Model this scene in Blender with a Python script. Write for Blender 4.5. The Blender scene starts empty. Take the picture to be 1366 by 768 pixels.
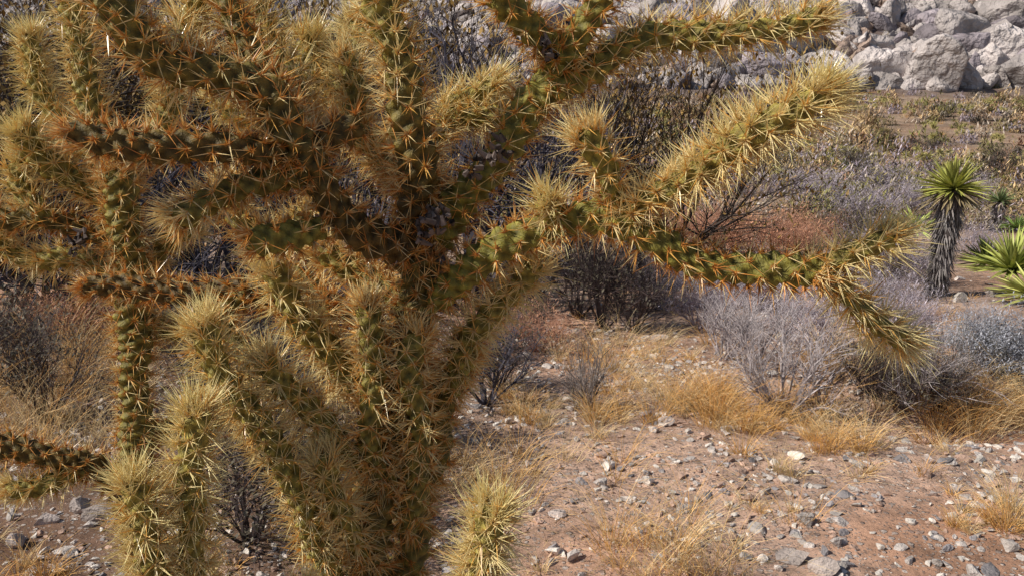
import bpy, math, random
import numpy as np
from mathutils import Vector
random.seed(7); rng=np.random.default_rng(7)
sc=bpy.context.scene
# ------------------------------------------------------------------ camera
PITCH=math.radians(15.3); F=1183.0; CH=1.6
cam=bpy.data.cameras.new("camera"); co=bpy.data.objects.new("camera",cam); sc.collection.objects.link(co)
co.location=(0,0,CH); co.rotation_euler=(math.pi/2-PITCH,0,0); cam.sensor_width=36; cam.lens=F/1366*36
cam.clip_start=0.05; cam.clip_end=3000; sc.camera=co
FW=np.array([0,math.cos(PITCH),-math.sin(PITCH)]); UPV=np.array([0,math.sin(PITCH),math.cos(PITCH)]); RT=np.array([1.,0,0])
def ray(u,v): return FW+RT*(u-683)/F+UPV*(384-v)/F
def P(u,v,y):
    d=ray(u,v); return np.array([0,0,CH])+d*(y/d[1])
# ------------------------------------------------------------------ noise / terrain
def hsh(ix,iy,s):
    a=np.sin(ix*127.1+iy*311.7+s*74.7)*43758.5453
    return a-np.floor(a)
def vn(x,y,s=0):
    ix=np.floor(x);iy=np.floor(y);fx=x-ix;fy=y-iy
    fx=fx*fx*(3-2*fx);fy=fy*fy*(3-2*fy)
    return (hsh(ix,iy,s)*(1-fx)+hsh(ix+1,iy,s)*fx)*(1-fy)+(hsh(ix,iy+1,s)*(1-fx)+hsh(ix+1,iy+1,s)*fx)*fy
def fbm(x,y,s=0,o=4):
    t=0;a=1;n=0
    for i in range(o):
        t=t+a*(vn(x*2**i+13.7*i,y*2**i-7.1*i,s+i)-.5);n+=a;a*=.5
    return t/n
BY=[-400,-5,0,2.4,4,8,14,32,66,72,84,110,200,330,600]
BZ=[0,0,0.03,0,-.12,-.7,-1.45,-2.1,-1.9,-0.9,5,16,55,100,150]
def terr(x,y):
    x=np.asarray(x,float);y=np.asarray(y,float)
    yy=y+np.where(y>40,np.clip((y-40)/15,0,1)*(10*fbm(x/30,y/200,5,3)+np.clip(x*.06,-5,2.2)+1.5),0)
    z=np.interp(yy,BY,BZ)
    dist=np.sqrt(x*x+y*y)
    z=z+0.10*fbm(x/1.1,y/1.1,1)*np.clip(dist/3,.3,1)+0.03*fbm(x*4,y*4,2)
    z=z+np.clip(dist/60,0,1)*0.9*fbm(x/9,y/9,3)+np.clip((yy-70)/40,0,1)*7*fbm(x/28,y/28,4)
    z=z+0.20*np.exp(-((x-2.1)/.9)**2-((y-4.5)/.35)**2)-0.15*np.exp(-((x-2.2)/.9)**2-((y-3.95)/.22)**2)
    return z
def T(x,y): return float(terr(x,y))
def G(u,v):
    d=ray(u,v);o=np.array([0,0,CH]);t=1.0
    while t<300:
        p=o+d*t
        if p[2]<T(p[0],p[1]): break
        t*=1.012
    return np.array([p[0],p[1],T(p[0],p[1])]),t
# ------------------------------------------------------------------ mesh helper
def mkmesh(name,V,Fc,C,mat,smooth=False,link=True):
    V=np.asarray(V,np.float32);Fc=np.asarray(Fc,np.int32);k=Fc.shape[1];n=len(Fc)
    me=bpy.data.meshes.new(name)
    me.vertices.add(len(V));me.vertices.foreach_set("co",V.ravel())
    me.loops.add(n*k);me.loops.foreach_set("vertex_index",Fc.ravel())
    me.polygons.add(n);me.polygons.foreach_set("loop_start",np.arange(n,dtype=np.int32)*k)
    me.polygons.foreach_set("use_smooth",np.full(n,smooth))
    me.update(calc_edges=True)
    if C is not None:
        C=np.asarray(C,np.float32)
        at=me.color_attributes.new("Col",'FLOAT_COLOR','POINT')
        at.data.foreach_set("color",np.hstack([C,np.ones((len(C),1),np.float32)]).ravel())
    me.materials.append(mat)
    if not link: return me
    ob=bpy.data.objects.new(name,me);sc.collection.objects.link(ob);return ob
class Acc:
    def __init__(s): s.V=[];s.F=[];s.C=[];s.n=0
    def add(s,V,F,C):
        if len(V)==0:return
        s.V.append(np.asarray(V,np.float32));s.F.append(np.asarray(F)+s.n);s.C.append(np.asarray(C,np.float32));s.n+=len(V)
    def make(s,name,mat,smooth=False,link=True): return mkmesh(name,np.vstack(s.V),np.vstack(s.F),np.vstack(s.C),mat,smooth,link)
def norm(a): return a/np.maximum(np.linalg.norm(a,axis=-1,keepdims=True),1e-9)
def perp(D):
    h=np.where(np.abs(D[:,2:3])<.9,np.array([[0,0,1.]]),np.array([[1.,0,0]]))
    A=norm(np.cross(D,h));return A,np.cross(D,A)
def segs_geo(P0,P1,R0,R1,C,k=3):
    P0=np.asarray(P0,float);P1=np.asarray(P1,float);R0=np.asarray(R0,float);R1=np.asarray(R1,float);C=np.asarray(C,float)
    n=len(P0);A,B=perp(norm(P1-P0));V=[]
    for (Q,R) in((P0,R0),(P1,R1)):
        for i in range(k):
            a=2*math.pi*i/k
            V.append(Q+(A*math.cos(a)+B*math.sin(a))*R[:,None])
    V=np.stack(V,1).reshape(-1,3);b=np.arange(n)[:,None]*2*k;Fs=[]
    for i in range(k):
        j=(i+1)%k
        Fs.append(np.hstack([b+i,b+j,b+k+j]));Fs.append(np.hstack([b+i,b+k+j,b+k+i]))
    return V,np.vstack(Fs),np.repeat(C,2*k,0)
def cones_geo(Pb,D,L,R,C0,C1):
    n=len(Pb);A,B=perp(D);V=[]
    for i in range(3):
        a=2*math.pi*i/3;V.append(Pb+(A*math.cos(a)+B*math.sin(a))*R[:,None])
    V.append(Pb+D*L[:,None]);V=np.stack(V,1).reshape(-1,3);b=np.arange(n)[:,None]*4
    Fs=np.vstack([np.hstack([b,b+1,b+3]),np.hstack([b+1,b+2,b+3]),np.hstack([b+2,b,b+3])])
    return V,Fs,np.stack([C0,C0,C0,C1],1).reshape(-1,3)
def leaves_geo(Pc,S,C,asp=2.0,r=rng):
    n=len(Pc);D=norm(r.normal(size=(n,3)));A,B=perp(D)
    a=D*(S*asp*.5)[:,None];b=A*(S*.5)[:,None]
    V=np.stack([Pc-a,Pc+b,Pc+a,Pc-b],1).reshape(-1,3);i=np.arange(n)[:,None]*4
    return V,np.vstack([np.hstack([i,i+1,i+2]),np.hstack([i,i+2,i+3])]),np.repeat(C,4,0)
# ------------------------------------------------------------------ materials
def vmat(name,rough=.8,trans=0.,nscale=30,namt=.3,bump=0.,bscale=60,spec=.3):
    m=bpy.data.materials.new(name);m.use_nodes=True;nt=m.node_tree;N=nt.nodes;Lk=nt.links
    b=N["Principled BSDF"];out=N["Material Output"]
    b.inputs["Roughness"].default_value=rough;b.inputs["Specular IOR Level"].default_value=spec
    at=N.new("ShaderNodeAttribute");at.attribute_name="Col"
    tc=N.new("ShaderNodeTexCoord");no=N.new("ShaderNodeTexNoise");no.inputs["Scale"].default_value=nscale;no.inputs["Detail"].default_value=4
    Lk.new(tc.outputs["Object"],no.inputs["Vector"])
    mr=N.new("ShaderNodeMapRange");mr.inputs[1].default_value=.3;mr.inputs[2].default_value=.7;mr.inputs[3].default_value=1-namt;mr.inputs[4].default_value=1+namt
    Lk.new(no.outputs["Fac"],mr.inputs[0])
    mx=N.new("ShaderNodeVectorMath");mx.operation='SCALE';Lk.new(at.outputs["Color"],mx.inputs[0]);Lk.new(mr.outputs[0],mx.inputs["Scale"])
    Lk.new(mx.outputs[0],b.inputs["Base Color"])
    if bump>0:
        n2=N.new("ShaderNodeTexNoise");n2.inputs["Scale"].default_value=bscale;n2.inputs["Detail"].default_value=6;Lk.new(tc.outputs["Object"],n2.inputs["Vector"])
        bp=N.new("ShaderNodeBump");bp.inputs["Strength"].default_value=bump;bp.inputs["Distance"].default_value=1.5/bscale
        Lk.new(n2.outputs["Fac"],bp.inputs["Height"]);Lk.new(bp.outputs[0],b.inputs["Normal"])
    if trans>0:
        tr=N.new("ShaderNodeBsdfTranslucent");Lk.new(mx.outputs[0],tr.inputs["Color"]);ms=N.new("ShaderNodeMixShader");ms.inputs[0].default_value=trans
        Lk.new(b.outputs[0],ms.inputs[1]);Lk.new(tr.outputs[0],ms.inputs[2]);Lk.new(ms.outputs[0],out.inputs["Surface"])
    return m
M_stem=vmat("cholla_skin",.55,0,90,.35,.5,300)
M_spine=vmat("cholla_spine",.3,.2,40,.05,spec=.6)
M_twig=vmat("twig",.85,0,25,.3)
M_leaf=vmat("leaf",.6,0,8,.25)
M_grass=vmat("dry_straw",.7,.2,12,.2)
M_stone=vmat("stone",.85,0,25,.3,.7,90)
M_rock=vmat("granite",.9,0,.5,.4,1.,1.5)
M_yuc=vmat("yucca_leaf",.45,0,6,.2)
def ground_mat():
    m=vmat("desert_soil",.95,0,1.6,.25);nt=m.node_tree;N=nt.nodes;Lk=nt.links;b=N["Principled BSDF"]
    tc=[n for n in N if n.type=='TEX_COORD'][0];base=b.inputs["Base Color"].links[0].from_socket
    n1=N.new("ShaderNodeTexNoise");n1.inputs["Scale"].default_value=9;n1.inputs["Detail"].default_value=9;n1.inputs["Roughness"].default_value=.75;Lk.new(tc.outputs["Object"],n1.inputs["Vector"])
    prev=base;hs=[]
    for (scl,lo,amt,ca,cb) in((75,.5,.75,(.58,.51,.46,1),(.19,.13,.11,1)),(34,.62,.85,(.64,.57,.52,1),(.28,.20,.17,1))):
        vo=N.new("ShaderNodeTexVoronoi");vo.inputs["Scale"].default_value=scl;Lk.new(tc.outputs["Object"],vo.inputs["Vector"])
        sp=N.new("ShaderNodeSeparateColor");Lk.new(vo.outputs["Color"],sp.inputs[0])
        gt=N.new("ShaderNodeMath");gt.operation='GREATER_THAN';gt.inputs[1].default_value=lo;Lk.new(sp.outputs[0],gt.inputs[0])
        ed=N.new("ShaderNodeMapRange");ed.inputs[1].default_value=.42;ed.inputs[2].default_value=.34;ed.inputs[3].default_value=0;ed.inputs[4].default_value=1;Lk.new(vo.outputs["Distance"],ed.inputs[0])
        m1=N.new("ShaderNodeMath");m1.operation='MULTIPLY';Lk.new(gt.outputs[0],m1.inputs[0]);Lk.new(ed.outputs[0],m1.inputs[1])
        ms=N.new("ShaderNodeMath");ms.operation='MULTIPLY';ms.inputs[1].default_value=amt;Lk.new(m1.outputs[0],ms.inputs[0])
        peb=N.new("ShaderNodeMixRGB");peb.inputs[1].default_value=ca;peb.inputs[2].default_value=cb;Lk.new(sp.outputs[1],peb.inputs[0])
        mx=N.new("ShaderNodeMixRGB");Lk.new(ms.outputs[0],mx.inputs[0]);Lk.new(prev,mx.inputs[1]);Lk.new(peb.outputs[0],mx.inputs[2]);prev=mx.outputs[0]
        hh=N.new("ShaderNodeMath");hh.operation='MULTIPLY';hh.inputs[1].default_value=18./scl;Lk.new(m1.outputs[0],hh.inputs[0]);hs.append(hh)
    sc2=N.new("ShaderNodeMapRange");sc2.inputs[1].default_value=.3;sc2.inputs[2].default_value=.7;sc2.inputs[3].default_value=.45;sc2.inputs[4].default_value=1.5;Lk.new(n1.outputs["Fac"],sc2.inputs[0])
    vm=N.new("ShaderNodeVectorMath");vm.operation='SCALE';Lk.new(prev,vm.inputs[0]);Lk.new(sc2.outputs[0],vm.inputs["Scale"]);Lk.new(vm.outputs[0],b.inputs["Base Color"])
    ad=N.new("ShaderNodeMath");ad.operation='ADD';Lk.new(hs[0].outputs[0],ad.inputs[0]);Lk.new(hs[1].outputs[0],ad.inputs[1])
    ad2=N.new("ShaderNodeMath");ad2.operation='ADD';Lk.new(ad.outputs[0],ad2.inputs[0]);Lk.new(n1.outputs["Fac"],ad2.inputs[1])
    bp=N.new("ShaderNodeBump");bp.inputs["Strength"].default_value=1.;bp.inputs["Distance"].default_value=.03;Lk.new(ad2.outputs[0],bp.inputs["Height"]);Lk.new(bp.outputs[0],b.inputs["Normal"])
    return m
M_ground=ground_mat()
# ------------------------------------------------------------------ ground sheet
t=np.linspace(-1,1,520);gx=np.sinh(t*6.2)/np.sinh(6.2)*500
t=np.linspace(-.62,1,560);gy=3+np.sinh(t*6.2)/np.sinh(6.2)*600
X,Y=np.meshgrid(gx,gy);Z=terr(X,Y);h,w=X.shape
idx=np.arange(h*w).reshape(h,w)
Fq=np.stack([idx[:-1,:-1],idx[:-1,1:],idx[1:,1:],idx[1:,:-1]],-1).reshape(-1,4)
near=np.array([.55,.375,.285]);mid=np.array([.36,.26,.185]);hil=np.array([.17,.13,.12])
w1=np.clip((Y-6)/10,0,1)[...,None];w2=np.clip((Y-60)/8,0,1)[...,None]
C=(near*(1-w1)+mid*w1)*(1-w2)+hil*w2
pt=np.clip(fbm(X/1.3,Y/1.3,41,4)*4+.2,0,1)[...,None]
C=C*(1-pt*.6)+C*np.array([.82,.60,.44])*pt*.6
C=C*(1+.8*fbm(X/1.6,Y/1.6,9)[...,None])
lf=np.clip((-X+.3)/1.0,0,1)*np.clip((8-Y)/3,0,1);C=C*(1-.6*lf[...,None])  # darker left soil, colour deepened to paint in shade among lower cactus joints
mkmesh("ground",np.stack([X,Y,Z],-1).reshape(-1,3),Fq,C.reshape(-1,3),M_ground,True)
# ------------------------------------------------------------------ cholla cactus
def catmull(p,n=14):
    p=np.asarray(p,float);q=np.vstack([2*p[0]-p[1],p,2*p[-1]-p[-2]]);o=[]
    for i in range(1,len(q)-2):
        for k in range(n):
            t=k/n;o.append(.5*((2*q[i])+(-q[i-1]+q[i+1])*t+(2*q[i-1]-5*q[i]+4*q[i+1]-q[i+2])*t*t+(-q[i-1]+3*q[i]-3*q[i+1]+q[i+2])*t**3))
    o.append(p[-1]);return np.array(o)
NC=8;PIT=.029;RS=.86
STRAW=np.array([1.,.80,.42]);PALE=np.array([1.0,.89,.44]);RUST=np.array([.56,.24,.055]);GOLD=np.array([.94,.54,.14])
def stem(body,spn,pts,r0,r1,y0,y1,Y0,sp=1.0,green=1.0):
    W=np.array([P(u,v,Y0+dy) for (u,v,dy) in pts])
    c=catmull(W);d=np.r_[0,np.cumsum(np.linalg.norm(np.diff(c,axis=0),axis=1))];L=d[-1]
    n=max(8,int(L/.0027));s=np.linspace(0,L,n);c=np.stack([np.interp(s,d,c[:,i]) for i in range(3)],1)
    ph=rng.uniform(0,6,3);wob=.0035
    c[:,0]+=wob*np.sin(s*38+ph[0]);c[:,2]+=wob*np.sin(s*31+ph[1]);c[:,1]+=wob*np.sin(s*27+ph[2])
    Tn=norm(np.gradient(c,axis=0));A=np.zeros_like(c);a=np.cross(Tn[0],[0.3,.5,.8]);a/=np.linalg.norm(a)
    for i in range(n):
        a=a-Tn[i]*a.dot(Tn[i]);a/=np.linalg.norm(a);A[i]=a
    B=np.cross(Tn,A)
    m=(W[:,1].mean())/F*1.04*RS
    r=np.interp(s,[0,L],[r0*m,r1*m])*(1+.08*np.sin(s*26+ph[0]))
    e=np.clip((s-(L-r[-1]*1.2))/(r[-1]*1.2),0,.995);r=r*np.sqrt(1-e*e)
    y=np.interp(s,[0,L],[y0,y1])
    K=44;th=np.arange(K)/K*2*math.pi
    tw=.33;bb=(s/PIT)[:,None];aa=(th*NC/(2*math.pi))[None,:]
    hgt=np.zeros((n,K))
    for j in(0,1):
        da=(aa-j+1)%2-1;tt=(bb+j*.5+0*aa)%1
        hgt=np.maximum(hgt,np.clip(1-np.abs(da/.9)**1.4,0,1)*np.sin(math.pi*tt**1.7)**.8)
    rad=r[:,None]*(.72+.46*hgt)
    tg=tw*bb*2*math.pi/NC
    ct=np.cos(th[None,:]+tg)[...,None];st=np.sin(th[None,:]+tg)[...,None]
    V=c[:,None,:]+(A[:,None,:]*ct+B[:,None,:]*st)*rad[...,None]
    g=np.array([.225,.205,.038]);gy=np.array([.33,.27,.065]);br=np.array([.10,.052,.02])
    yy=y[:,None,None];old=np.clip(1-yy*1.4,0,1)*(1-green)
    Cc=g*(1-yy)+gy*yy;Cc=Cc*(1-old)+br*old
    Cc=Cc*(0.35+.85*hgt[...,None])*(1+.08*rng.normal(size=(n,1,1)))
    i0=np.arange(n-1)[:,None]*K;k=np.arange(K)[None,:];k2=(k+1)%K
    Fq=np.stack([i0+k,i0+k2,i0+K+k2,i0+K+k],-1).reshape(-1,4)
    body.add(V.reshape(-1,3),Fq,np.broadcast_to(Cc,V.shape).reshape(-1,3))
    ar=[]
    for j in range(NC):
        row=0
        while True:
            b=row+.66-(j%2)*.5;row+=1
            if b<0: continue
            sv=b*PIT
            if sv>L-.002: break
            ar.append((sv,j*2*math.pi/NC+tw*b*2*math.pi/NC))
    for q in range(12): ar.append((L-rng.uniform(0.0005,.012),rng.uniform(0,6.28)))
    ar=np.array(ar);ii=np.clip((ar[:,0]/L*(n-1)).astype(int),0,n-1)
    N_=A[ii]*np.cos(ar[:,1])[:,None]+B[ii]*np.sin(ar[:,1])[:,None]
    pos=c[ii]+N_*(r[ii]*1.14)[:,None];tt=Tn[ii];ya=y[ii]
    endf=np.clip(1-(L-ar[:,0])/.04,0,1)
    N_=norm(N_*(1-.75*endf)[:,None]+tt*(.9*endf)[:,None])
    cnt=np.round((9+8*ya)*sp*rng.uniform(.6,1.35,len(ar))).astype(int)
    q=np.repeat(np.arange(len(ar)),cnt);n2=len(q)
    Dr=norm(N_[q]*rng.uniform(.4,1.6,n2)[:,None]+tt[q]*.25+norm(rng.normal(size=(n2,3)))*.9)
    dn=(Dr*N_[q]).sum(1);Dr=norm(Dr+N_[q]*np.clip(.15-dn,0,2)[:,None])
    Ls=(.012+.009*ya[q]+rng.uniform(0,1,n2)**1.3*(.027+.013*ya[q]))
    f=rng.uniform(size=n2);yq=ya[q]
    isr=(f>(.54+.8*yq))[:,None];isg=(rng.uniform(size=n2)<.38-.3*yq)[:,None]
    C1=np.where(isr,RUST*1.4,np.where(isg,GOLD,STRAW*(1-yq[:,None])+PALE*yq[:,None]))*rng.uniform(.88,1.05,n2)[:,None]
    C0=np.where(isr,RUST,np.where(isg,GOLD*.85,STRAW*.82))
    V,Ff,Cq=cones_geo(pos[q]+rng.normal(size=(n2,3))*.0012,Dr,Ls,np.full(n2,.0008)+.0004*rng.uniform(size=n2),np.minimum(C0,.96),np.minimum(C1,.96));spn.add(V,Ff,Cq)
    cnt=np.round((22-12*ya)*np.ones(len(ar))).astype(int);q=np.repeat(np.arange(len(ar)),cnt);n2=len(q)
    Dr=norm(N_[q]+norm(rng.normal(size=(n2,3)))*.9);yq=ya[q][:,None]
    C0=(RUST*(1-yq)+GOLD*yq)*rng.uniform(.55,1.3,n2)[:,None]
    V,Ff,Cq=cones_geo(pos[q]+rng.normal(size=(n2,3))*.0012,Dr,rng.uniform(.005,.013,n2),np.full(n2,.0007),np.minimum(C0,.95),np.minimum(C0*1.5,.95));spn.add(V,Ff,Cq)

def cactus(name,stems,Y0,base):
    b=Acc();s=Acc()
    for S in stems: stem(b,s,*S[:5],Y0,*S[5:])
    e=bpy.data.objects.new(name,None);sc.collection.objects.link(e);e.location=base
    for nm,a,m,sm in(("stems",b,M_stem,True),("spines",s,M_spine,False)):
        o=a.make(nm,m,sm);o.parent=e;o.location=-Vector(base)
    return e
MAIN=[
 ([(450,1250,0),(470,1000,0),(488,768,0),(502,640,0),(530,540,0),(546,460,0),(556,385,0),(570,318,0)],46,30,.2,.1,1.3,.3),
 ([(570,325,0),(553,275,-.01),(556,215,-.02),(546,150,-.03),(530,80,-.03),(512,10,-.02),(500,-60,0)],28,24,.0,.8,1.4,.0),
 ([(500,1020,.02),(535,800,.05),(556,690,.06),(578,600,.06),(598,510,.05),(630,450,.04)],32,22,.2,.3,1.2,.4),
 ([(600,520,.05),(622,460,.03),(655,420,.02),(690,380,.01),(722,345,0)],21,17,.5,1,1.2),
 ([(572,330,0),(510,322,-.03),(462,292,-.06),(425,245,-.09),(395,185,-.11),(360,130,-.12),(300,105,-.13),(240,92,-.14),(195,62,-.15),(155,20,-.16),(115,-35,-.17)],29,23,.0,.5,1.2,.1),
 ([(470,172,-.04),(420,190,-.08),(340,203,-.14),(260,198,-.17),(170,190,-.19),(82,178,-.2)],21,20,.05,.1,1.0,.2),
 ([(425,300,-.09),(385,312,-.13),(328,328,-.17)],21,20,.2,.2,.8,1),
 ([(405,225,-.1),(350,245,-.13),(290,265,-.15),(228,292,-.17)],20,20,.05,.5,1.2,.5),
 ([(575,318,0),(612,272,.01),(650,228,.02),(690,170,.03),(730,122,.04),(782,92,.05),(842,62,.06),(900,48,.07),(970,44,.08),(1040,42,.09),(1100,16,.1)],28,16,.05,.8,.9,1),
 ([(735,118,.04),(742,75,.03),(705,35,.01),(655,-15,-.02)],21,19,.05,.3,.9,1),
 ([(742,80,.03),(775,38,.03),(822,-20,.03)],18,18,.1,.4,.9,1),
 ([(565,410,0),(620,362,-.03),(680,325,-.06),(735,298,-.08),(785,288,-.1),(835,300,-.11),(885,328,-.12),(940,350,-.13),(1000,360,-.14),(1060,362,-.15),(1100,358,-.16)],26,22,.1,.1,.85,1),
 ([(1090,360,-.16),(1140,338,-.16),(1192,318,-.16)],18,15,.6,1,1.1,1),
 ([(1095,362,-.16),(1140,402,-.15),(1180,438,-.14),(1215,462,-.13)],16,15,.4,1,1.0,1),
 ([(825,298,-.11),(870,262,-.13),(920,235,-.15),(975,200,-.17),(1040,155,-.19),(1102,118,-.2)],16,21,.5,1,1.9,1),
 ([(822,295,-.11),(812,240,-.12),(775,172,-.13)],16,18,.2,.6,1.1,1),
 ([(742,298,-.08),(722,266,-.12)],14,15,.8,1,1,1),
 ([(455,830,.0),(430,740,-.06),(385,630,-.1),(340,562,-.12),(300,500,-.13),(262,428,-.14)],22,20,.35,.9,1.05,1),
 ([(525,640,0),(455,592,-.04),(410,545,-.07),(342,472,-.1)],20,18,.4,.9,1.0,1),
 ([(545,545,0),(480,510,.0),(425,455,-.01),(385,400,-.02),(357,348,-.03)],21,19,.4,.85,1.1,1),
 ([(460,1000,0),(360,930,-.1),(280,830,-.16),(256,720,-.19),(254,630,-.2),(262,540,-.2)],22,21,.5,1,1.1,1),
 ([(300,870,-.15),(225,800,-.2),(198,720,-.23),(172,635,-.24)],22,21,.6,1,1.2,1),
 ([(500,760,0),(462,700,-.06),(440,640,-.08),(430,605,-.09)],18,18,.4,.9,1.2,1),
 ([(510,650,0),(492,560,-.05),(500,470,-.05),(486,395,-.04)],20,17,.3,.5,1.2,.6),
 ([(545,700,.02),(560,590,-.02),(548,500,-.04),(560,440,-.04)],22,18,.3,.5,1.2,.6),
 ([(500,1000,0),(570,920,-.1),(630,830,-.18),(644,740,-.22),(655,672,-.24)],18,22,.6,1,1.4,1),
 ([(470,1000,0),(420,900,-.1),(400,850,-.14),(398,790,-.16)],18,18,.6,1,1.2,1),
 ([(560,420,0),(520,390,.05),(470,360,.08),(425,330,.1)],18,16,.2,.5,1.1,.4),
 ([(590,560,.05),(560,480,.1),(540,420,.14),(470,345,.2)],18,16,.1,.4,1.1,.3),
 ([(545,480,.02),(500,440,.1),(440,408,.16),(330,392,.18),(200,386,.2),(108,380,.2)],20,17,.0,.1,1,.1),
 ([(556,260,0),(520,225,.1),(480,175,.16),(475,120,.18),(455,70,.2)],17,16,.2,.7,1.1,.4),
 ([(556,240,0),(500,200,.14),(440,150,.2),(410,90,.22),(418,45,.22)],17,16,.2,.9,1.1,.4),
 ([(600,285,.02),(560,220,.12),(600,165,.18),(690,152,.2)],16,15,.3,.8,1.1,.8),
 ([(580,190,.14),(600,140,.2),(670,112,.22)],14,14,.5,1,1.1,.8),
 ([(375,150,-.11),(340,80,-.06),(315,30,-.04),(285,-30,-.02)],20,19,.0,.4,1.1,.3),
 ([(420,205,-.08),(400,130,.05),(360,60,.1),(335,0,.12)],17,16,.3,.8,1.2,.5),
 ([(440,150,.2),(390,140,.26),(330,160,.3),(290,120,.32)],15,14,.3,.9,1.1,.6),
 ([(475,130,.18),(430,95,.24),(480,60,.28),(470,20,.3)],14,14,.5,.9,1.1,.8),
 ([(250,94,-.14),(245,40,-.05),(262,-10,0)],15,16,.3,1,1.2,.9),
 ([(470,345,.2),(400,330,.24),(330,300,.26),(300,240,.28)],16,15,.2,.6,1.1,.4),
 ([(440,408,.16),(400,370,.22),(350,340,.25),(420,270,.28)],15,14,.2,.6,1.1,.4),
 ([(440,408,.16),(430,450,.1),(455,520,.08)],15,14,.2,.6,1.1,.4),
 ([(330,392,.18),(300,430,.14),(340,500,.12),(330,560,.14)],14,14,.2,.6,1.1,.4),
]
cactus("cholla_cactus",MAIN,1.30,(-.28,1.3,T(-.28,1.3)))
LEFT=[
 ([(215,1045,0),(200,850,0),(190,700,0),(184,600,0),(180,500,-.02),(178,420,-.02),(172,340,-.03),(164,270,-.03),(152,222,-.04)],28,21,.2,.3,1.2,.6),
 ([(160,245,-.03),(130,170,0),(115,100,.02),(100,20,.03),(95,-30,.03)],17,17,.3,.9,1.2,.6),
 ([(172,300,-.02),(120,250,.02),(60,215,.0),(22,170,-.02)],17,18,.2,1,1.2,.5),
 ([(175,370,0),(120,345,.05),(50,350,.06)],16,16,.3,.8,1.1,.6),
 ([(178,420,0),(215,330,.04),(265,300,.06)],16,15,.3,.7,1.1,.6),
 ([(176,330,-.02),(130,310,.0),(60,295,-.02),(-30,285,-.03)],17,16,.0,.2,1.2,.3),
 ([(60,296,-.02),(30,250,0),(24,200,.01)],15,14,.5,.9,1.2,.8),
 ([(162,250,0),(200,190,.1),(230,140,.14),(215,70,.16)],15,14,.3,.9,1.2,.6),
 ([(178,420,0),(240,440,.04),(310,415,.08)],14,14,.5,.9,1.1,.8),
 ([(184,600,0),(240,560,.05),(290,560,.08),(330,520,.08)],14,14,.4,.9,1.1,.6),
 ([(190,690,0),(130,625,-.05),(60,605,-.08),(-40,590,-.1)],19,18,.05,.1,1.1,.2),
 ([(110,620,-.06),(50,650,-.1),(5,655,-.12)],15,15,.4,.8,1.2,.6),
 ([(160,240,0),(90,170,.12),(50,110,.15),(40,40,.16)],13,13,.5,1,1.2,.8),
 ([(50,350,.06),(10,330,.06),(-30,250,.06)],13,13,.4,.8,1.2,.6),
]
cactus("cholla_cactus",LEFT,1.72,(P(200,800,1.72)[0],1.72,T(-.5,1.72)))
a=Acc()
for (u,v,y) in((655,212,1.25),(640,225,1.25),(668,200,1.26),(572,292,1.23),(585,300,1.23),(560,312,1.23),(590,285,1.24),(735,70,1.29),(108,322,1.66),(98,330,1.66)):
    c=P(u,v,y)
    for k in range(10):
        o=c+rng.normal(size=3)*.008;d=norm(rng.normal(size=3)+[0,-.4,.6]);q=o+d*rng.uniform(.008,.018)
        V,Ff,Cc=segs_geo([o],[q],[.005],[.002],[np.array([.07,.055,.05])*rng.uniform(.6,2.5)],5);a.add(V,Ff,Cc)
a.make("dried_cactus_fruit",M_twig)
# ------------------------------------------------------------------ shrubs
def grow(p,d,L,r,lev,S,tips,R,wig,up,kids,col,n=4):
    st=L/n
    for i in range(n):
        d=d+np.array([R.gauss(0,wig),R.gauss(0,wig),R.gauss(0,wig)+up]);d=d/np.linalg.norm(d)
        q=p+d*st;r1=r*.84;S.append((p,q,r,r1,col*R.uniform(.6,1.3)));p=q;r=r1
        if lev>0 and (i>=1 or lev<2):
            for k in range(kids):
                nd=d+np.array([R.gauss(0,.55),R.gauss(0,.55),R.gauss(0,.4)+.1]);nd/=np.linalg.norm(nd)
                grow(p,nd,L*R.uniform(.4,.65),r1*.65,lev-1,S,tips,R,wig,up,kids,col*1.05,n)
    tips.append((p,d))
def shrub_mesh(name,seed,h,spread,mains,lev,kids,r0,col,leafcol=None,nleaf=0,ls=.012,lspread=.04,wig=.16,up=.06,n=4,asp=2.2):
    R=random.Random(seed);S=[];tips=[]
    for i in range(mains):
        a=R.uniform(0,6.28);tl=R.uniform(0,1)**.7*spread
        d=np.array([math.cos(a)*tl,math.sin(a)*tl,1.]);d/=np.linalg.norm(d)
        grow(np.array([math.cos(a)*.03*h,math.sin(a)*.03*h,-.02]),d,h*R.uniform(.55,.8)*(1-.2*tl),r0*R.uniform(.6,1.1),lev,S,tips,R,wig,up,kids,np.array(col),n)
    ac=Acc();V,Ff,Cc=segs_geo([s[0] for s in S],[s[1] for s in S],[s[2] for s in S],[s[3] for s in S],[s[4] for s in S]);ac.add(V,Ff,Cc)
    if nleaf:
        tp=np.array([t[0] for t in tips]);r2=np.random.default_rng(seed);q=r2.integers(0,len(tp),nleaf)
        pc=tp[q]+r2.normal(size=(nleaf,3))*lspread;shade=(r2.uniform(.5,1.4,len(tp)))[q][:,None]*r2.uniform(.75,1.25,(nleaf,1))
        V,Ff,Cc=leaves_geo(pc,np.full(nleaf,ls)*r2.uniform(.6,1.3,nleaf),np.array(leafcol)*shade,asp,r2);ac.add(V,Ff,Cc)
    return ac.make(name,M_leaf if nleaf else M_twig,False,False)
LGREY=(.40,.36,.37);DK=(.08,.06,.06);LAV=(.37,.32,.36)
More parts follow.
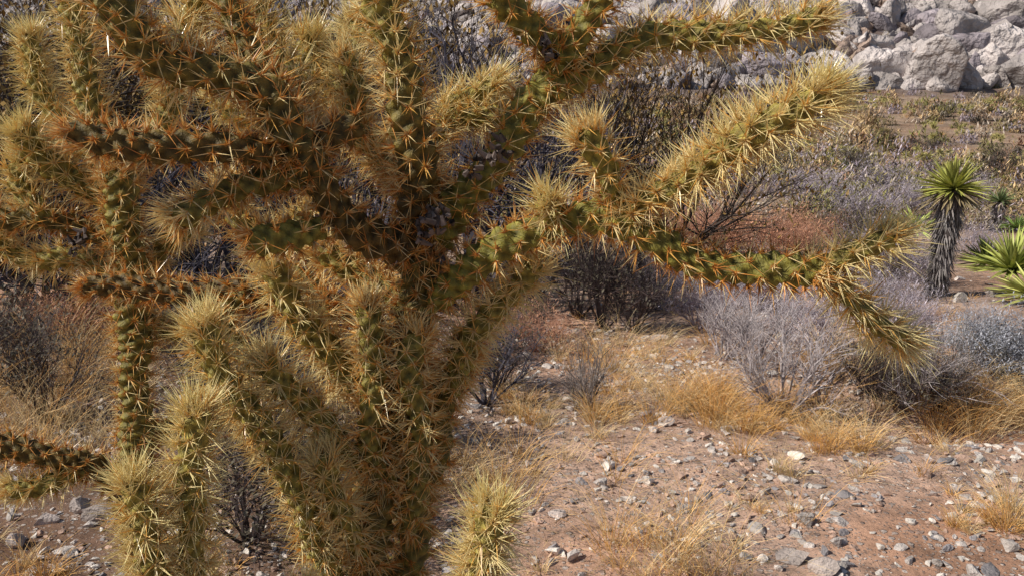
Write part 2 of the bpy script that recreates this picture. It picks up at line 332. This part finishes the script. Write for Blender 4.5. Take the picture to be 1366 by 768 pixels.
SH={
 'grey':[shrub_mesh("grey_shrub",s,1,.9,17,2,2,.016,LGREY,wig=.17) for s in(1,2)],
 'lav':[shrub_mesh("lavender_shrub",s,1,1.4,24,2,2,.013,LAV,(.38,.34,.39),1500,.012,.05,wig=.22,asp=5) for s in(3,4,5)],
 'dark':[shrub_mesh("dark_shrub",s,1,.8,18,2,2,.012,DK,(.10,.085,.06),900,.02,.05,wig=.2) for s in(6,7)],
 'thin':[shrub_mesh("thin",s,1,.35,14,1,2,.012,(.22,.19,.18),wig=.12) for s in(8,)],
 'rust':[shrub_mesh("rust",s,1,1.5,30,2,2,.009,(.46,.25,.17),(.50,.26,.16),2200,.010,.05,wig=.2,asp=5) for s in(9,10)],
 'sage':[shrub_mesh("sage",s,1,1.3,24,2,2,.009,(.3,.29,.27),(.33,.34,.39),4500,.014,.045,wig=.2,asp=4) for s in(11,12)],
 'creo':[shrub_mesh("creosote",s,1,.8,10,2,3,.012,(.06,.045,.04),(.25,.155,.045),4500,.012,.026,wig=.17) for s in(13,14,15)],
 'dead':[shrub_mesh("dead",s,1,1.1,9,2,2,.020,(.065,.06,.08),wig=.25) for s in(16,17)],
}
NM={'grey':"dry_grey_shrub",'lav':"bursage_shrub",'dark':"dark_desert_shrub",'thin':"dry_twig_plant",'rust':"buckwheat_shrub",'sage':"sagebrush",'creo':"creosote_bush",'dead':"dead_bush"}
def put(kind,u,v,hpx,wf=1.0,k=None):
    p,t=G(u,v);h=hpx*t/F
    me=random.choice(SH[kind]);o=bpy.data.objects.new(NM[kind],me);sc.collection.objects.link(o)
    o.location=p;o.scale=(h*wf,h*wf,h);o.rotation_euler=(0,0,random.uniform(0,6.28));return o
for a in[('grey',1050,556,150,1.0),('grey',1000,500,115,1.0),('grey',965,480,105,1.1),('lav',930,440,90,1.0),('lav',1085,465,95,1.1),
 ('dark',1195,562,110,1.0),('grey',1225,555,130,1.0),('dark',1160,540,90,1.1),('dark',1255,550,90,1.1),('thin',783,548,110,1),('thin',770,545,70,1),
 ('dark',805,442,160,.8),('dark',845,445,135,.8),('dark',770,425,140,.9),('lav',880,415,80,1.1),('lav',1010,415,80,1.3),('lav',1120,420,75,1.1),('grey',1160,455,95,1),
 ('sage',1335,500,85,1.2),('sage',1290,490,70,1.2),('sage',1365,530,90,1.2),('lav',1210,460,85,1.1),('lav',1185,425,75,1.1),('grey',1300,455,65,1.1),
 ('rust',1000,345,85,1.4),('rust',950,340,80,1.2),('rust',1050,345,75,1.2),('rust',920,325,65,1.2),('rust',1080,330,60,1.2),
 ('lav',1150,310,70,1.3),('lav',1100,280,60,1.3),('lav',1180,265,55,1.4),('lav',1300,275,45,1.4),('lav',900,300,65,1.2),('lav',970,262,50,1.4),('lav',1210,290,55,1.3),('lav',1060,265,45,1.4),
 ('lav',1200,350,60,1.2),('lav',1150,370,70,1.2),('dark',1120,330,60,1.2),('dark',1180,400,70,1.1),('lav',1225,380,55,1.2),('lav',1300,345,50,1.3),
 ('dark',1140,240,45,1.3),('dark',1020,235,45,1.3),('dark',1330,235,45,1.3),('dark',1240,215,35,1.4),('dark',1180,200,30,1.4),
 ('creo',868,385,350,.85),('creo',60,420,430,.9),('creo',-60,440,430,.9),('creo',250,390,400,.9),('creo',160,370,400,.9),('creo',400,380,400,.9),('creo',560,360,380,.9),
 ('dead',620,420,450,.8),('dead',680,400,400,.8),('dead',480,420,430,.8),('dead',270,440,330,.9),('dead',90,430,330,.9),('dead',400,520,260,1),('dead',650,540,150,1),('dead',150,450,300,1),('dead',320,420,430,.8),('dead',230,470,220,1.1),('dead',30,450,420,.8),
 ('dark',60,560,150,1.1),('dark',330,720,220,1),('dark',400,700,200,1.1),('dark',280,520,150,1),('dark',660,520,120,1),('dark',20,520,150,1),('dark',470,600,200,1),('dark',700,450,120,1),('dark',360,640,240,1.1),('dark',440,760,160,1.2),
 ('rust',720,470,80,1.2),('rust',650,480,90,1),('rust',120,470,120,1.1),
 ]: put(*a)
# ------------------------------------------------------------------ mid-distance scrub (one mass)
ac=Acc();r2=np.random.default_rng(21);cols=np.array([(.17,.16,.05),(.25,.21,.09),(.32,.21,.12),(.40,.34,.28),(.34,.29,.34),(.50,.36,.19),(.06,.05,.035),(.36,.20,.13)])
nb=0
while nb<2500:
    y=15+r2.uniform()**1.25*70;x=r2.uniform(-.62,.75)*(y+8)
    if y<24 and abs(x)>19: continue
    if y>62 and r2.uniform()<.6: continue
    if fbm(x/6,y/6,33,2)<-.16 and r2.uniform()<.8: continue
    nb+=1;H=r2.uniform(.25,.8)*(1.6 if r2.uniform()<.15 else 1);nl=int(130*(1 if y>30 else 2.2));z=T(x,y)
    d=norm(r2.normal(size=(nl,3)));d[:,2]=np.abs(d[:,2]);rr=r2.uniform(.25,1,nl)**.7
    lob=1+.35*np.sin(d[:,0]*5+x)*np.cos(d[:,1]*4+y)
    pc=d*(rr*lob)[:,None]*[H*.85,H*.85,H*1.0]+[x,y,z-.03]
    c=cols[r2.choice(8,p=[.13,.13,.13,.15,.15,.14,.10,.07])]*r2.uniform(.8,1.2)
    V,Ff,Cc=leaves_geo(pc,np.full(nl,.05*(H/.5)**.5*(1 if y>30 else .5)),c*r2.uniform(.4,1.5,(nl,1)),5,r2);ac.add(V,Ff,Cc)
ac.make("desert_scrub",M_leaf)
ac=Acc()
for i in range(90):
    y=r2.uniform(18,58);x=r2.uniform(-.1,.65)*y;z=T(x,y);H=r2.uniform(.4,.8)
    nl=300;kk=r2.integers(5,9);cen=r2.normal(size=(kk,3))*[.3,.3,.22]*H+[0,0,H*.6];q=r2.integers(0,kk,nl)
    d=norm(r2.normal(size=(nl,3)));pb=cen[q]+d*.03+[x,y,z]
    c0=np.tile([.42,.38,.15],(nl,1))*r2.uniform(.6,1.2,(nl,1))
    V,Ff,Cc=cones_geo(pb,d,np.full(nl,.13),np.full(nl,.012),c0*.7,c0*1.6);ac.add(V,Ff,Cc)
ac.make("distant_cholla_patch",M_leaf)
# ------------------------------------------------------------------ yuccas
def rosette(ac,c,R,n,axis=(0,0,1),col=(.16,.24,.06),seed=0,down=.25):
    r=np.random.default_rng(seed);ax=norm(np.array(axis,float))
    for i in range(n):
        el=math.asin(r.uniform(-down,1));az=r.uniform(0,6.283)
        d=np.array([math.cos(az)*math.cos(el),math.sin(az)*math.cos(el),math.sin(el)]);d=norm(d+ax*.15-np.array([0,0,.15]))
        sd=norm(np.cross(d,[0,0,1.])+r.normal(size=3)*.15);nn=np.cross(sd,d);L=R*r.uniform(.75,1.1);w=R*.045
        cc=np.array(col)*r.uniform(.6,1.35)*(1 if el>-.05 else .8)
        if el<-.1: cc=np.array([.30,.24,.14])*r.uniform(.5,1)
        V=[];C=[]
        for j,(tt,ww) in enumerate(((0,.6),(.3,1),(.65,.75),(1,.03))):
            m=c+d*(L*tt)-np.array([0,0,1])*R*.10*tt*tt
            V+=[m+sd*w*ww+nn*w*.35*ww,m-nn*w*.2*ww,m-sd*w*ww+nn*w*.35*ww];C+=[cc*(1+.5*tt)]*3
        Ff=[]
        for j in range(3):
            for k in range(2):
                a=j*3+k;Ff+=[(a,a+1,a+4),(a,a+4,a+3)]
        ac.add(V,Ff,C)
def yucca(u,v,hpx,Rpx,seed,trunk=True,n=150,lean=(.05,0),col=(.16,.24,.06)):
    p,t=G(u,v);m=t/F;ac=Acc();H=hpx*m;R=Rpx*m;r=np.random.default_rng(seed)
    top=np.array([lean[0]*H,lean[1]*H,H])
    if trunk:
        V,Ff,Cc=segs_geo([np.array([0,0,-.05])],[top],[R*.20],[R*.24],[np.array([.10,.085,.085])],10);ac.add(V,Ff,Cc)
        nd=700;tt=r.uniform(.02,1,nd);az=r.uniform(0,6.28,nd);pb=top[None,:]*tt[:,None]+np.stack([np.cos(az),np.sin(az),0*az],1)*(R*(.18+.06*tt))[:,None]
        D=norm(np.stack([np.cos(az)*.35,np.sin(az)*.35,-np.ones(nd)],1)+r.normal(size=(nd,3))*.2)
        c0=np.array([.22,.20,.20])*r.uniform(.3,1.4,(nd,1));V,Ff,Cc=cones_geo(pb,D,R*r.uniform(.25,.5,nd),np.full(nd,R*.025),c0,c0*1.2);ac.add(V,Ff,Cc)
    rosette(ac,top,R,n,col=col,seed=seed,down=.45 if trunk else .05)
    o=ac.make("yucca",M_yuc);o.location=p;return o
yucca(1246,395,142,52,1,True,210,col=(.30,.31,.08))
yucca(1216,335,28,38,2,False,90,col=(.32,.37,.10))
yucca(1340,408,48,66,3,False,160,col=(.30,.33,.09))
yucca(1305,395,45,42,4,False,110,col=(.22,.26,.07))
yucca(1370,440,45,62,5,False,120,col=(.34,.35,.11))
yucca(1326,310,40,26,6,True,90,col=(.14,.18,.08))
yucca(1350,330,25,24,8,False,70)
yucca(1120,245,20,14,9,True,60,col=(.12,.17,.07))
# ------------------------------------------------------------------ stones
def icos(sub):
    import bmesh
    bm=bmesh.new();bmesh.ops.create_icosphere(bm,subdivisions=sub,radius=1);bm.verts.ensure_lookup_table()
    V=np.array([v.co[:] for v in bm.verts]);Fc=np.array([[v.index for v in f.verts] for f in bm.faces]);bm.free();return V,Fc
def chiselled(V,r,cuts,lo,hi,noise):
    V=V.copy()
    for i in range(cuts):
        nrm=norm(r.normal(size=3));dd=r.uniform(lo,hi);k=V@nrm-dd;V=V-np.where(k>0,k,0)[:,None]*nrm*.96
    f=r.normal(size=(3,3))*2;ph=r.uniform(0,6,3)
    V=V*(1+noise*np.sin(V@f.T+ph).sum(1)/2)[:,None];return V
I1=icos(2);I2=icos(3);I3=icos(4)
r3=np.random.default_rng(5)
SV=[chiselled(I1[0],r3,9,.25,.6,.07) for _ in range(14)]
ac=Acc()
def scatter_stones(n,fn,smin,smax,pw):
    for i in range(n):
        x,y=fn();s=smin+(smax-smin)*r3.uniform()**pw
        V=SV[r3.integers(14)]*[1.15,r3.uniform(.6,1),r3.uniform(.45,.8)]*s
        a=r3.uniform(0,6.28);ca,sa=math.cos(a),math.sin(a);V=V@np.array([[ca,sa,0],[-sa,ca,0],[0,0,1]])
        k=r3.uniform()
        base=np.array([.52,.47,.44]) if k<.42 else (np.array([.30,.28,.29]) if k<.54 else (np.array([.48,.33,.26]) if k<.80 else np.array([.68,.63,.58])))
        ac.add(V+[x,y,T(x,y)+s*.15],I1[1],np.tile(base*r3.uniform(.7,1.2),(len(V),1)))
def fn1():
    while True:
        y=r3.uniform(1.9,7);x=r3.uniform(-.68,.7)*(y+.5)
        if fbm(x/.6,y/.6,77,3)>-.02 or r3.uniform()<.3: return x,y
def fn2():
    y=r3.uniform(6,22);return r3.uniform(-.7,.7)*y,y
scatter_stones(11000,fn1,.004,.030,2.4)
scatter_stones(1200,fn1,.016,.05,2.0)
scatter_stones(900,fn2,.02,.12,3)
for (u,v,s) in((890,568,.05),(722,520,.06),(1275,655,.04),(1245,665,.03),(740,690,.04),(560,692,.05),(105,685,.06),(140,695,.09),(60,700,.05),(20,735,.05),(1060,745,.06),(1100,770,.06),(880,455,.09),(700,480,.06),(1238,620,.04),(985,575,.03),(20,500,.08)):
    p,t=G(u,v);V=SV[r3.integers(12)]*[1.1,.8,.75]*s;ac.add(V+p+[0,0,s*.2],I1[1],np.tile(np.array([.50,.43,.40])*r3.uniform(.6,1.2),(len(V),1)))
ac.make("desert_stones",M_stone)
# ------------------------------------------------------------------ boulder hillside
BV=[chiselled(I2[0],r3,11,.45,.85,.05) for _ in range(10)];BS=[chiselled(I1[0],r3,8,.4,.8,.05) for _ in range(8)];BB=[chiselled(I3[0],r3,14,.5,.85,.05) for _ in range(6)]
ac=Acc()
def rot3(r):
    q=r.normal(size=4)*[1.6,.5,.5,1];q/=np.linalg.norm(q);a,b,c,d=q
    return np.array([[1-2*(c*c+d*d),2*(b*c-a*d),2*(b*d+a*c)],[2*(b*c+a*d),1-2*(b*b+d*d),2*(c*d-a*b)],[2*(b*d-a*c),2*(c*d+a*b),1-2*(b*b+c*c)]])
nbd=0
while nbd<6200:
    y=60+r3.uniform()*44;x=r3.uniform(-.60,.70)*y
    zz=T(x,y)
    if zz<-1.5 or zz>8.5 or (zz<-1.1 and r3.uniform()<.5): continue
    nbd+=1
    k=r3.uniform();cl=fbm(x/9,y/9,61,2)
    if k<.10 and cl>0: s=r3.uniform(1.4,3.2);Vb,Ib=BB[r3.integers(6)],I3[1]
    elif k<.40 or cl>.12: s=.5+1.1*r3.uniform()**1.6;Vb,Ib=BV[r3.integers(10)],I2[1]
    else: s=.25+.55*r3.uniform()**1.3;Vb,Ib=BS[r3.integers(8)],I1[1]
    V=Vb*[1.45,1,.72]*s
    V=V@rot3(r3).T;kk=r3.uniform();cb=np.array([.52,.47,.46]) if kk<.7 else (np.array([.34,.30,.33]) if kk<.87 else np.array([.40,.30,.25]))
    ac.add(V+[x,y,zz+s*.15],Ib,np.tile(cb*r3.uniform(.6,1.15),(len(V),1)))
ac.make("granite_boulder_hillside",M_rock,True)
# ------------------------------------------------------------------ dry grass + litter
ac=Acc();r4=np.random.default_rng(9)
def tuft(x,y,h,n,spread,col,wd=.0011):
    z=T(x,y);az=r4.uniform(0,6.28,n);tl=r4.uniform(0,1,n)**.8*spread
    D=norm(np.stack([np.cos(az)*tl,np.sin(az)*tl,np.ones(n)],1));b=np.array([x,y,z-.005])+np.stack([np.cos(az),np.sin(az),0*az],1)*(r4.uniform(0,1,n)*h*.25)[:,None]
    L=h*r4.uniform(.3,1.15,n);C=np.array(col)*r4.uniform(.5,1.25,(n,1));p=b;rad=np.full(n,wd)
    for k in range(3):
        D=norm(D+np.stack([np.cos(az),np.sin(az),-.5+0*az],1)*.22*k+r4.normal(size=(n,3))*.13);q=p+D*(L/3)[:,None]
        V,Ff,Cc=segs_geo(p,q,rad,rad*.65,C*(1+.12*k));ac.add(V,Ff,Cc);p=q;rad=rad*.65
GC=(.76,.47,.17);GP=(.82,.64,.36)
for (u,v,hp,n,cnt,sp) in((960,548,85,75,14,70),(1080,590,65,65,10,55),(830,572,60,80,5,28),(1010,570,65,65,12,60),(690,545,50,70,9,60),(900,535,60,70,10,55),(1335,575,110,90,12,50),(1300,565,85,75,8,45),(1350,700,80,60,7,35),(1310,700,55,60,5,25),(860,470,80,60,6,40),(1130,500,80,70,7,35),
    (80,540,170,60,12,90),(40,600,150,60,9,60),(150,500,140,60,8,50),(60,480,150,60,9,80),(880,760,140,26,13,90),(960,730,120,24,12,80),(700,640,90,28,13,80),(640,640,100,36,8,50),(60,768,90,40,7,70),(740,570,50,60,6,50),(520,600,60,60,6,80),(420,560,60,60,6,80),(1240,400,45,50,8,60),(1120,610,60,50,6,45),(820,480,60,60,6,45),(1250,540,60,70,8,50),(300,640,120,50,6,80),(1180,640,45,36,5,60),(1060,680,45,26,5,60)):
    for k in range(cnt):
        p,t=G(u+r4.normal()*sp,min(v+r4.normal()*sp*.28,960));tuft(p[0],p[1],hp*t/F*r4.uniform(.5,1.15),n,r4.uniform(.6,1.3),GC if r4.uniform()<.5 else GP)
for i in range(600):
    y=2+r4.uniform()**1.3*12;x=r4.uniform(-.7,.7)*(y+.5)
    if fbm(x/1.3,y/1.3,55,2)<.0 : continue
    tuft(x,y,r4.uniform(.05,.16),28,1.3,GC if r4.uniform()<.5 else GP,.001+.0001*y)
for i in range(1000):
    y=12+r4.uniform()*34;x=r4.uniform(-.7,.7)*y
    if fbm(x/5,y/5,56,2)<.0: continue
    tuft(x,y,r4.uniform(.12,.38),22,1.1,GC if r4.uniform()<.5 else GP,.004)
ac.make("dry_grass",M_grass)
n=13000;y=1.5+r4.uniform(size=n)**1.2*6;x=r4.uniform(-.75,.75,n)*(y+.6)
keep=(fbm(x/.9,y/.9,88,3)+.10*(x<.5)>-.0);x=x[keep];y=y[keep];n=len(x);az=r4.uniform(0,6.28,n);L=r4.uniform(.01,.07,n)*(1+(r4.uniform(size=n)<.08)*2.2)
x2=x+np.cos(az)*L;y2=y+np.sin(az)*L
P0=np.stack([x,y,terr(x,y)+r4.uniform(.001,.008,n)],1);P1=np.stack([x2,y2,terr(x2,y2)+r4.uniform(.001,.025,n)],1)
cc=np.where(r4.uniform(size=(n,1))<.65,np.array([.70,.50,.26]),np.array([.22,.13,.08]))*r4.uniform(.6,1.2,(n,1))
V,Ff,Cc=segs_geo(P0,P1,np.full(n,.0010),np.full(n,.0006),cc);mkmesh("straw_litter",V,Ff,Cc,M_grass)
# ------------------------------------------------------------------ light
EL=math.radians(42);AZ=math.radians(253)
sd=Vector((math.sin(AZ)*math.cos(EL),math.cos(AZ)*math.cos(EL),math.sin(EL)))
su=bpy.data.lights.new("sun",'SUN');su.energy=5;su.angle=math.radians(.5);su.color=(1,.92,.80)
so=bpy.data.objects.new("sun",su);sc.collection.objects.link(so);so.rotation_euler=(-sd).to_track_quat('-Z','Y').to_euler()
w=bpy.data.worlds.new("World");sc.world=w;w.use_nodes=True;nt=w.node_tree;bg=nt.nodes["Background"]
sk=nt.nodes.new("ShaderNodeTexSky");sk.sky_type='NISHITA';sk.sun_disc=False;sk.sun_elevation=EL;sk.sun_rotation=AZ
nt.links.new(sk.outputs[0],bg.inputs[0]);bg.inputs[1].default_value=.07
sc.view_settings.view_transform='Standard';sc.view_settings.look='None';sc.view_settings.exposure=0
